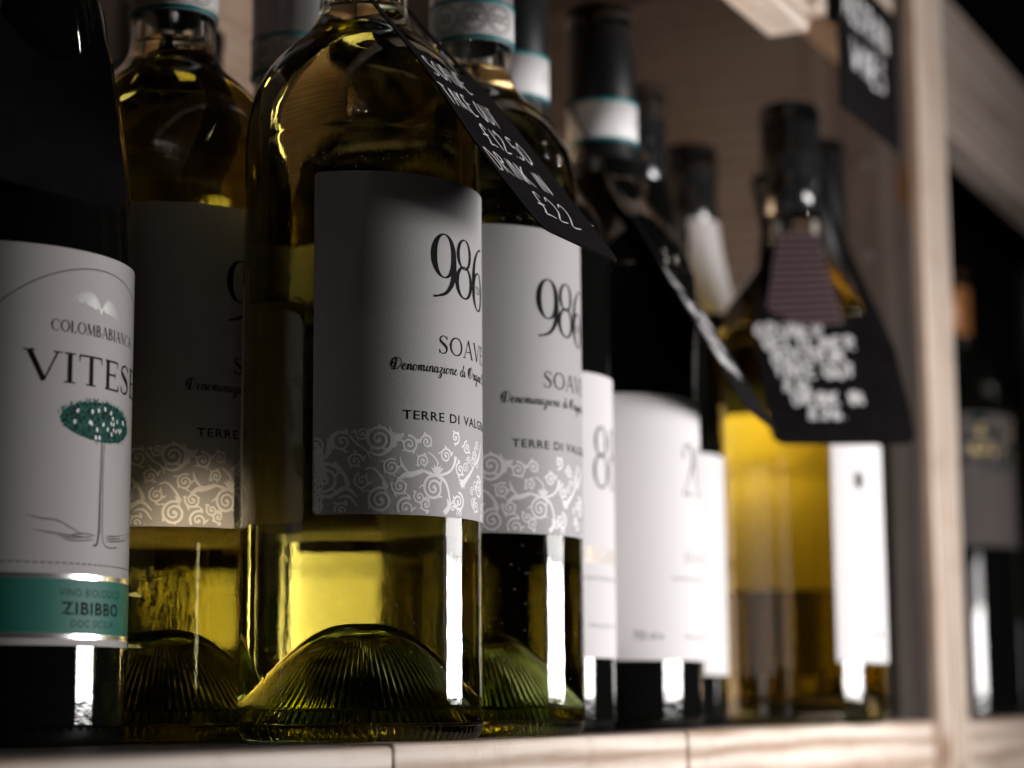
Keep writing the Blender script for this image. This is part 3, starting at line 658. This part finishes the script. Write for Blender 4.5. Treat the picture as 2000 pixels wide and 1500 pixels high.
a = Art(); sans(a, 'ZIBIBBO', -11.6, 10, 32.9, 36.1, .025, 1.15); wrap(a, 'band_lettering', 37.5, AZN, M['ink'], ll, .2)
a = Art(); sans(a, 'VINO BIOLOGICO', -12.2, 11, 37.4, 39.3, -.004, 1.15); sans(a, 'DOC SICILIA', -8.6, 7.6, 29.9, 31.7, 0, 1.15); wrap(a, 'band_fine_print', 37.5, AZN, M['leaf_dark'], ll, .2)
# knurling dots round the heel
for k in range(40):
    t = radians(-60+k*4.6); vs, fs = lathe([(0, -.5), (.7, -.2), (.8, .2), (0, .6)], 6)
heel = Art()
for k in range(44): heel.blob(-60+3.1*k, 5.0, .55, 1.5, 0, n=8)
wrap(heel, 'heel_knurl', 36.9, AZN, M['dark_glass'], lb, .5)

# dark bottles of the front row going away to the right
def num8(a, u, z0, h, wd, outline=False):
    for (cz, rz, rx) in ((z0+h*.75, h*.24, h*.17), (z0+h*.27, h*.27, h*.21)):
        p = arc(u, cz, rx, rz, 0, 360, 36); a.ribbon(p, [wd, wd*.35, wd, wd*.35, wd])
def num2(a, u, z0, h, wd):
    a.ribbon(curve([(u-h*.18, z0+h*.72), (u-h*.14, z0+h*.93), (u+.02*h, z0+h), (u+h*.17, z0+h*.85), (u+h*.15, z0+h*.6), (u-.02*h, z0+h*.3), (u-h*.2, z0+h*.02)], 6), [wd*.6, wd*.4, wd*.5, wd*1.2, wd*1.1, wd*.4, wd*.3])
    a.ribbon([(u-h*.2, z0+h*.03), (u, z0+h*.05), (u+h*.2, z0+h*.03)], [wd*.8, wd, wd*.6])
def num0(a, u, z0, h, wd): a.ribbon(arc(u, z0+h*.5, h*.2, h*.5, 0, 360, 36), [wd, wd*.35, wd, wd*.35, wd])
def lugana(px, Y, R, lab, second):
    x, y = place(px, Y); r = dark_bottle(bord(R, 13.6, 302), x, y, lab, group='dark bottles with plain white labels')
    capsule(r, 14.0, 236, 304, 'black_cap', rings=()); seal(r, 243, 261.2, 14.85, white=True, marks=False)
    l = label('label', R, AZN, -R*1.42 if second else -30, R*1.42, 27, 132.6, M['white_paper'], r, rc=2.4)
    a = Art(); g = Art(); s = Art()
    if not second:
        num8(a, -3, 90, 23, 1.6); num8(a, 9, 90, 23, 1.6); serif(g, 'LUGANA', -17, 17, 62, 5.4); sans(s, 'DENOMINAZIONE', -14, 14, 55.4, 56.8)
        v_ = Art(); sans(v_, 'PRODOTTO', -12, 12, 38, 39.4); wrap(v_, 'maker_print', R, AZN, M['pale_ink'], l)
    else:
        num2(a, -5, 92.5, 21, 1.6); num0(a, 6, 92.5, 21, 1.6); serif(s, 'LUGANA', -9, 17, 66, 4.0); sans(s, 'DENOMINAZIONE', -17, 17, 58.5, 60); v2_ = Art(); sans(v2_, 'PRODOTTO', -10, 14, 35.5, 37); wrap(v2_, 'maker_print', R, AZN, M['pale_ink'], l)
        v_ = Art(); sans(v_, '750 ml e', -35, -22, 35, 38.4, .01); wrap(v_, 'volume_print', R, AZN, M['pale_ink'], l)
    wrap(a, 'numeral', R, AZN, M['ink'], l, .2); wrap(s, 'fine_print', R, AZN, M['pale_ink'], l)
    if not second: wrap(g, 'lettering', R, AZN, M['gold_ink'], l)
    return x, y, r
lugana(1006, 786, 38, 'black-necked bottle squeezed behind the second silver label, sliver of white label with an 8', False)
bx_, by_, bb = lugana(1190, 850, 38.3, 'large black-capped bottle with broad plain white label, numeral at its right edge', True)
# C: narrow strip of white label
x, y = place(1258, 945); c1 = dark_bottle(burg(37.5, 13), x, y, 'black bottle half hidden behind the broad white-label bottle, narrow white label edge showing')
capsule(c1, 13.6, 240, 297, 'cap_shine', rings=(258, 280)); label('label', 37.5, AZN, -44, 44, 22.5, 121, M['white_paper'], c1)
x, y = place(1366, 1052); d1 = dark_bottle(burg(34.5, 13, 296), x, y, 'dark bottle with pale satin foil for the glare on its shoulder, left of the bottle wearing the big chalk card')
capsule(d1, 13.4, 246, 298, 'cap_shine', rings=(262, 282))
# pale foil standing in for the shoulder's glare, follows the slope
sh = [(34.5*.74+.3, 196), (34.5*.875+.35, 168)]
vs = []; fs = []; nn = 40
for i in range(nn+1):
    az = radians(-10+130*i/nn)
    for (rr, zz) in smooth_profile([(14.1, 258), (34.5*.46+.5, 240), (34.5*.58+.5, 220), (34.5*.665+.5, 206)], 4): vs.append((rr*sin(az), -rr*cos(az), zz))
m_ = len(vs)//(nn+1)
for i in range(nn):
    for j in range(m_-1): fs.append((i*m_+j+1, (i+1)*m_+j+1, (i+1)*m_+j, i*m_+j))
mesh('shoulder_glare_foil', vs, fs, M['pearl'], d1, smooth=True)
# F: clear bottle of yellow wine with narrow white label
FX, FY = place(1570, 980); FR = 38.3
fb = empty('wine_bottle', (FX, FY, 0)); tag(fb, 'yellow wine bottle near the post, white label with dark oval, wearing the biggest chalk card', 'wine bottle')
vs, fs = lathe(smooth_profile(bord(FR, 13.2, 297), 4), 144); mesh('glass', vs, fs, M['glass'], fb, smooth=True)
vs, fs = lathe(smooth_profile([(0, 12), (20, 11), (31, 9), (35, 12), (35.6, 18), (35.6, 80), (35.6, 175), (34.6, 186), (31.5, 196), (25, 206), (17, 216), (11, 225), (9, 233)], 4), 96); mesh('wine', vs, fs, M['amber_wine'], fb, smooth=True)
capsule(fb, 13.6, 243, 299, 'cap_shine', rings=(254, 272))
fl = label('label', FR, AZN, -33, 33, 28, 129.5, M['white_paper'], fb)
a = Art(); fu, fz = pix_uz(FX, FY, FR, AZN, 1677, 938); a.blob(fu, fz, 3.0, 4.4); wrap(a, 'emblem', FR, AZN, M['grey_ink'], fl); a = Art(); fu2, fz2 = pix_uz(FX, FY, FR, AZN, 1716, 1240); a.blob(fu2, fz2, 2, 2.2); wrap(a, 'small_print', FR, AZN, M['grey_ink'], fl)
label('back_label', FR, AZN+155, -46, 46, 64, 150, M['back_white'], fb)
# H: dark bottle in the corner
x, y = place(1622, 1052); h1 = dark_bottle(bord(33.2, 13), x, y, 'black bottle in the shelf corner behind the yellow wine bottle, only neck and shoulder showing'); capsule(h1, 13.6, 226, 298, 'black_cap')

# bottles of the rows behind; the first is added to darken the clear bottles
p = at_depth(262, 700, 880); k2 = dark_bottle(bord(37), p.x, p.y, 'added black bottle at the very back left, darkens the view through the clear bottles'); capsule(k2, 14.2, 226, 300, 'black_cap')
for (t, o, z) in ((10, -190, 0), (92, -200, 0)):
    p = loc(t, o); pass
soave(239, 779, 'silver-capped bottle in the back row behind the green-banded one, mostly hidden', detail=False)
p = at_depth(359, 600, 862); k1 = dark_bottle(bord(37), p.x, p.y, 'black bottle in the back row, dark neck edge peeping out right of the banded neck'); capsule(k1, 14.2, 226, 300, 'black_cap')

# bottle of the next bay
x, y = place(1872, 1300); r1 = dark_bottle(bord(38, 14, 280, 186), x, y, 'dark bottle with amber capsule and creamy label in the next bay, right of the post')
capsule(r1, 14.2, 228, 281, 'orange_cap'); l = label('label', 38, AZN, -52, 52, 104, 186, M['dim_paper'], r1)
a = Art(); rr = random.Random(9)
for k in range(60): a.blob(rr.uniform(-50, 50), rr.uniform(150, 184), rr.uniform(2, 6), rr.uniform(1.5, 4), rr.uniform(0, 3), k=k % 40, n=9)
wrap(a, 'floral_print', 38, AZN, M['leaf_dark'], l); a = Art()
for k in range(26): a.blob(rr.uniform(-50, 50), rr.uniform(158, 184), rr.uniform(1, 3), rr.uniform(1, 3), 0, k=k % 40, n=9)
wrap(a, 'gold_print', 38, AZN, M['gold_ink'], l, .21)
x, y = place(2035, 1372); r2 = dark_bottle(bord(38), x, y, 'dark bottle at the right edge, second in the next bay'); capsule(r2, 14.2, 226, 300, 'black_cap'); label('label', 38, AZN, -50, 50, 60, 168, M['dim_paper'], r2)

# ------------------------------------------------------------------ shelf
shelf = empty('shelf_unit', loc(200, 0)); tag(shelf, 'pale pine shelving with upright post, front boards and plank back holding all the bottles', 'shelf')
def sbox(name, t0, t1, o0, o1, z0, z1, mat, bev=.6, axis='t'):
    """box in shelf coordinates; the object's own x axis runs along the grain"""
    c = loc((t0+t1)/2, (o0+o1)/2, (z0+z1)/2); dt, do, dz = (t1-t0)/2, (o1-o0)/2, (z1-z0)/2
    if axis == 't': ex, ey, ez, hx, hy, hz = TD, -ND, Vector((0, 0, 1)), dt, do, dz
    elif axis == 'z': ex, ey, ez, hx, hy, hz = Vector((0, 0, 1)), -ND, -TD, dz, do, dt
    else: ex, ey, ez, hx, hy, hz = ND, TD, Vector((0, 0, 1)), do, dt, dz
    if ex.cross(ey).dot(ez) < 0: ey = -ey
    bm = bmesh.new(); bmesh.ops.create_cube(bm, size=2)
    for v in bm.verts: v.co = Vector((v.co.x*hx, v.co.y*hy, v.co.z*hz))*MM
    if bev: bmesh.ops.bevel(bm, geom=bm.edges[:], offset=bev*MM, segments=3, affect='EDGES', profile=.5)
    me = bpy.data.meshes.new(name); bm.to_mesh(me); bm.free(); me.materials.append(M[mat])
    o = bpy.data.objects.new(name, me); C.objects.link(o); o.parent = shelf
    q = Matrix((ex, ey, ez)).transposed().to_4x4(); q.translation = (c - loc(200, 0))*MM
    o.matrix_local = q
    return o
j1 = on_front(770, 1480, 0)[0]; j2 = on_front(1345, 1460, 0)[0]
P0 = 507.0; P1 = 562.0
sbox('front_board', -260, j1-.4, -19, 0, -52, -.5, 'pine_face', 1.6); sbox('front_board', j1+.4, j2-.4, -19, -.3, -52, 0, 'pine_face', 1.6)
sbox('front_board', j2+.4, P0-.3, -19, .4, -52, .3, 'pine_face', 2.2); sbox('front_board', P1+.3, 1500, -19, 0, -52, 0, 'pine_face', 1.6)
k = 0; o0 = -19.4
while o0 > -300:
    sbox('shelf_plank', -260, 1500, max(o0-70, -301), o0-.5, -22, -.02, 'pine_dark', .8); o0 -= 70
post = sbox('post', P0, P1, -60, -2, -60, 470, 'panel', 1.0, 'z'); sbox('post_facing', P0-.3, P1+.2, -1.9, 4.5, -60, 470, 'pine_face', 1.5, 'z')
sp = sbox('side_panel', P0+.8, P0+17, -302, -60.3, -.0, 470, 'panel', .8, 'o')
for (px, py) in ((1687, 322), (1690, 500)):                                    # screw heads sunk into the panel
    d = ray(px, py); k = ((P0 - (Vector((0, 0, ZC))-E0).dot(TD))/d.dot(TD)); q = Vector((0, 0, ZC))+d*k
    vs, fs = lathe([(4.2, 0), (4.0, .9), (3.2, 1.1), (1.2, .6), (0, .5)], 24, cap0=False)
    s = mesh('screw_head', vs, fs, M['panel'], post, smooth=True); rot = (-TD).to_track_quat('Z', 'Y').to_matrix().to_4x4(); rot.translation = q*MM
    bpy.context.view_layer.update(); s.matrix_parent_inverse = post.matrix_world.inverted(); s.matrix_basis = rot
zz = [(-.0, 88.5), (93.5, 182), (182.8, 272), (272.8, 362), (362.8, 452)]
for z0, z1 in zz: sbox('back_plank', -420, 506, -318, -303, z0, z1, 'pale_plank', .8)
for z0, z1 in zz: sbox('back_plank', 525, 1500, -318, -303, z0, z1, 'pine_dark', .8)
tb = 325
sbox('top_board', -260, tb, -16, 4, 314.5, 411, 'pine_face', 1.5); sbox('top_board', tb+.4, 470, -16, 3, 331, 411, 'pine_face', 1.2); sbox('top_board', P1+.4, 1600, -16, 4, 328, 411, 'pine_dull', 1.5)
sbox('upper_shelf_plank', -420, 1500, -300, -14.6, 412, 430, 'pine_dark', .8)
sbox('cleat', 300, 506, -60, -34, 381, 411, 'panel', 1.0)

# dark shop behind
mesh('wall', [(-3000, 3200, -1500), (4000, 3200, -1500), (4000, 3200, 2500), (-3000, 3200, 2500), (-3000, 3260, -1500), (4000, 3260, -1500), (4000, 3260, 2500), (-3000, 3260, 2500)],
     [(0, 1, 2, 3), (4, 7, 6, 5), (0, 4, 5, 1), (3, 2, 6, 7), (0, 3, 7, 4), (1, 5, 6, 2)], M['wall'])['kind'] = 'structure'

# ------------------------------------------------------------------ chalk cards
def card_shape(top=-24, bot=120, iw0=15.8, ow0=19.8, ow1=29, open_h=47, wscale=1.0):
    rows = []; h = top
    hs = sorted(set([top, top+1, top+3, top+5.9, top+6] + list(range(int(top)+8, int(open_h)-6, 4)) + [open_h-6+k for k in range(0, 7)] + list(range(int(open_h)+3, int(bot)-6, 5)) + [bot-6+k for k in (0, 1.5, 3, 4.2, 5.2, 5.8, 6)]))
    out = []
    for h in hs:
        ow = ow0 if h < 12 else ow0+(ow1-ow0)*min(1, (h-12)/70.0)**.9
        if h < top+6: ow -= 6-sqrt(max(0, 36-(top+6-h)**2))
        if h > bot-6: ow -= 6-sqrt(max(0, 36-(h-bot+6)**2))
        iw = iw0 if h < 12 else iw0+(ow1-7-iw0)*min(1, (h-12)/70.0)
        if h < top+4.5: iw = 0
        if h >= open_h: iw = 0
        elif h > open_h-6: iw = max(0, iw-6+sqrt(max(0, 36-(h-open_h+6)**2))) if h < open_h-.5 else 0
        out.append((h, ow*wscale, iw*wscale))
    return out
def chalk_card(lab, P0_, P1_, wdir, length, lines, parent_group=None, shape=None, wscale=1.0, size=7, art_fn=None, wd=.62, curl=0, bulge=0, b0=50, bw=25):
    hv = (P1_-P0_).normalized(); wv = (wdir - hv*wdir.dot(hv)).normalized(); nv = wv.cross(-hv).normalized()
    if nv.dot(Vector((0, -1, 0))) < 0: nv = -nv
    sh = shape or card_shape(bot=length, wscale=wscale)
    vs = []; fs = []; T = .25
    def pt(w_, h_, d_): return P0_*0 + hv*h_ + wv*w_ + nv*(d_ + curl*(w_/28.0)**2 + bulge*math.exp(-((h_-b0)/bw)**2))
    for (h, ow, iw) in sh:
        for w_ in (-ow, -(ow+iw)/2, -iw, iw, (ow+iw)/2, ow):
            vs.append(pt(w_, h, T)); vs.append(pt(w_, h, -T))
    for i in range(len(sh)-1):
        A = 12*i; B = 12*(i+1)
        for c in (0, 1, 3, 4):
            a_, b_ = A+2*c, A+2*c+2; c2, d2 = B+2*c+2, B+2*c
            fs += [(a_, d2, c2, b_), (a_+1, b_+1, c2+1, d2+1)]
        fs += [(A, A+1, B+1, B), (A+10, B+10, B+11, A+11)]
        if sh[i][2] > 0 or sh[i+1][2] > 0: fs += [(A+4, B+4, B+5, A+5), (A+6, A+7, B+7, B+6)]
    root = mesh('price_card', vs, fs, M['card']); root.location = P0_*MM; tag(root, lab, 'price card', 'black chalk price cards')
    a = Art(); rnd = random.Random(len(lab))
    for (txt, w0, h0, hh, sx) in lines: hand(a, txt, w0, -h0, hh, sx, wd, rnd, rows=1)
    if a.f: mesh('chalk_writing', [pt(u, -z, T+.06+.004*l) for (u, z), l in zip(a.v, a.layer)], a.f, M['chalk'], root)
    return root
b2p = Vector((B2[0], B2[1], 0)); 
chalk_card('black chalk card SOAVE, take out 12.50, drink in 22, hanging off the middle bottle', b2p+ND*4+Vector((0, 0, 240)), b2p+ND*77+Vector((0, 0, 145.5)), TD, 120,
           [('SOAVE', -20, 52, 8.6, .80), ('TAKE OUT', -25, 66, 8.4, .72), ('£12.50', -15, 80, 9.2, .90), ('DRINK IN', -26, 94, 8.6, .90), ('£22', -13, 109, 10.5, 1.1)], wd=.85, shape=card_shape(bot=119, open_h=40), bulge=1.6, b0=50, bw=28)
# dust on the two front silver-label bottles
for bt, sd_ in ((b2r, 3), (b3, 8)):
    a = Art(); rd = random.Random(sd_)
    for k in range(150):
        a.blob(rd.uniform(-70, 60), rd.choice((rd.uniform(6, 64), rd.uniform(8, 60), rd.uniform(170, 176))), rd.uniform(.05, .16), rd.uniform(.05, .2), rd.uniform(0, 3), n=6)
    o = wrap(a, 'dust', SOAVE_R, AZN, M['dust'], bt, .03); o['kind'] = 'stuff'
# Grüner card, facing the viewer
fn = Vector((FX, FY-13, 243)); q1 = at_depth(1652, 868, 906)
chalk_card('biggest chalk card, seven crowded lines under a pink slip, on the yellow wine bottle', fn, q1, Vector((1, .12, -.03)), (q1-fn).length,
           [('GRÜNER', -31, 75.5, 7.0, 1.05), ('VELTLINER', -29, 83, 7.0, 1.0), ('AUSTRIA', -26, 90.5, 7.0, 1.0), ('TAKE OUT', -26, 98.5, 7.0, .95), ('£16.', -23, 106, 6.5, 1.0), ('DRINK IN', -20, 114, 7.0, .95), ('£26.', -14, 121.5, 6.2, 1.1)], wd=2.0,
           shape=card_shape(bot=(q1-fn).length, iw0=15.8, ow0=19, ow1=33, open_h=64))
# pink slip with printed lines on the shoulder inside the card's opening
pa = at_depth(1520, 455, 948); pb_ = at_depth(1595, 455, 948); pc = at_depth(1648, 632, 934); pd = at_depth(1492, 640, 934)
sl = mesh('neck_slip', [pa-Vector((FX, FY, 0)), pb_-Vector((FX, FY, 0)), pc-Vector((FX, FY, 0)), pd-Vector((FX, FY, 0))] + [v-Vector((FX, FY, 0))+Vector((0, .3, 0)) for v in (pa, pb_, pc, pd)], [(0, 3, 2, 1), (4, 5, 6, 7), (0, 1, 5, 4), (1, 2, 6, 5), (2, 3, 7, 6), (3, 0, 4, 7)], M['pink_paper'], fb)
vs = []; fs = []
for k in range(13):
    t = (k+.6)/13.5; A_ = pa.lerp(pd, t); B_ = pb_.lerp(pc, t); n0 = len(vs)
    A2 = pa.lerp(pd, t+.032); B2_ = pb_.lerp(pc, t+.032)
    for v in (A_.lerp(B_, .03), A_.lerp(B_, .97), A2.lerp(B2_, .97), A2.lerp(B2_, .03)): vs.append(v-Vector((FX, FY+.15, 0)))
    fs.append((n0+3, n0+2, n0+1, n0))
mesh('print_lines', vs, fs, M['pink_ink'], sl)
# card of the broad white-label bottle, seen almost edge-on
bn = Vector((bx_, by_, 240)); q1 = at_depth(1488, 822, 820); V = Vector((.105, .985, .14)).normalized(); hv = (q1-bn).normalized()
w_ = (V - hv*V.dot(hv)).normalized(); sd = hv.cross(w_).normalized()
if sd.x < 0: sd = -sd
w_ = (w_ + sd*.11).normalized()
chalk_card('black chalk card seen nearly edge-on, slanting down from the broad white-label bottle', bn, q1, w_, (q1-bn).length, [('LUGANA', -22, 74, 8, 1.1), ('TAKE OUT', -22, 88, 8, .9), ('£22.50', -20, 101, 8, 1.0), ('DRINK IN', -22, 113, 8, .9)], wd=2.0)
# card on the left bottle, close to the lens
ln = Vector((LX2, LY2, 272)); qa = at_depth(262, 445, 556); qb = at_depth(-120, 290, 523); q1 = (qa+qb)/2
chalk_card('dark out-of-focus chalk card hanging on the far left bottle', ln, q1, qa-qb, (q1-ln).length, [('DRINK IN', -27, 98, 6, .5)], wscale=.95, wd=1)
# hanging sign
s0, zl = on_front(1643, 205, 9); s1, zr = on_front(1757, 300, 9); _, zt = on_front(1757, 45, 9)
sg = empty('hanging_sign', loc(s0, 9, (zl+zr)/2)); tag(sg, 'black card sign AUSTRIAN WINES hanging under the top board beside the post', 'sign')
def sgp(t, z, o): return loc(t, 9+o, z) - loc(s0, 9, (zl+zr)/2)
zb = (zl+zr)/2; vs = []
for o in (.5, -.5):
    for (t, z) in ((s0, zb), (s1, zb), (s1, zt-3), (s1-3, zt), (s0+3, zt), (s0, zt-3)): vs.append(sgp(t, z, o))
mesh('sign_card', vs, [(0, 1, 2, 3, 4, 5), (11, 10, 9, 8, 7, 6)]+[(i, i+6, (i+1) % 6+6, (i+1) % 6) for i in range(6)], M['card'], sg)
a = Art(); W_ = s1-s0; hand(a, 'AUSTRIAN', 0.08*W_, 0, 15, .74*W_/ (15*5.6)*1.0, 1.9); hand(a, 'WINES', .2*W_, -22, 15, .74*W_/(15*3.9)*.85, 1.9)
mesh('chalk_writing', [sgp(s0+u, zt-26+z, .6+.004*l) for (u, z), l in zip(a.v, a.layer)], a.f, M['chalk'], sg)
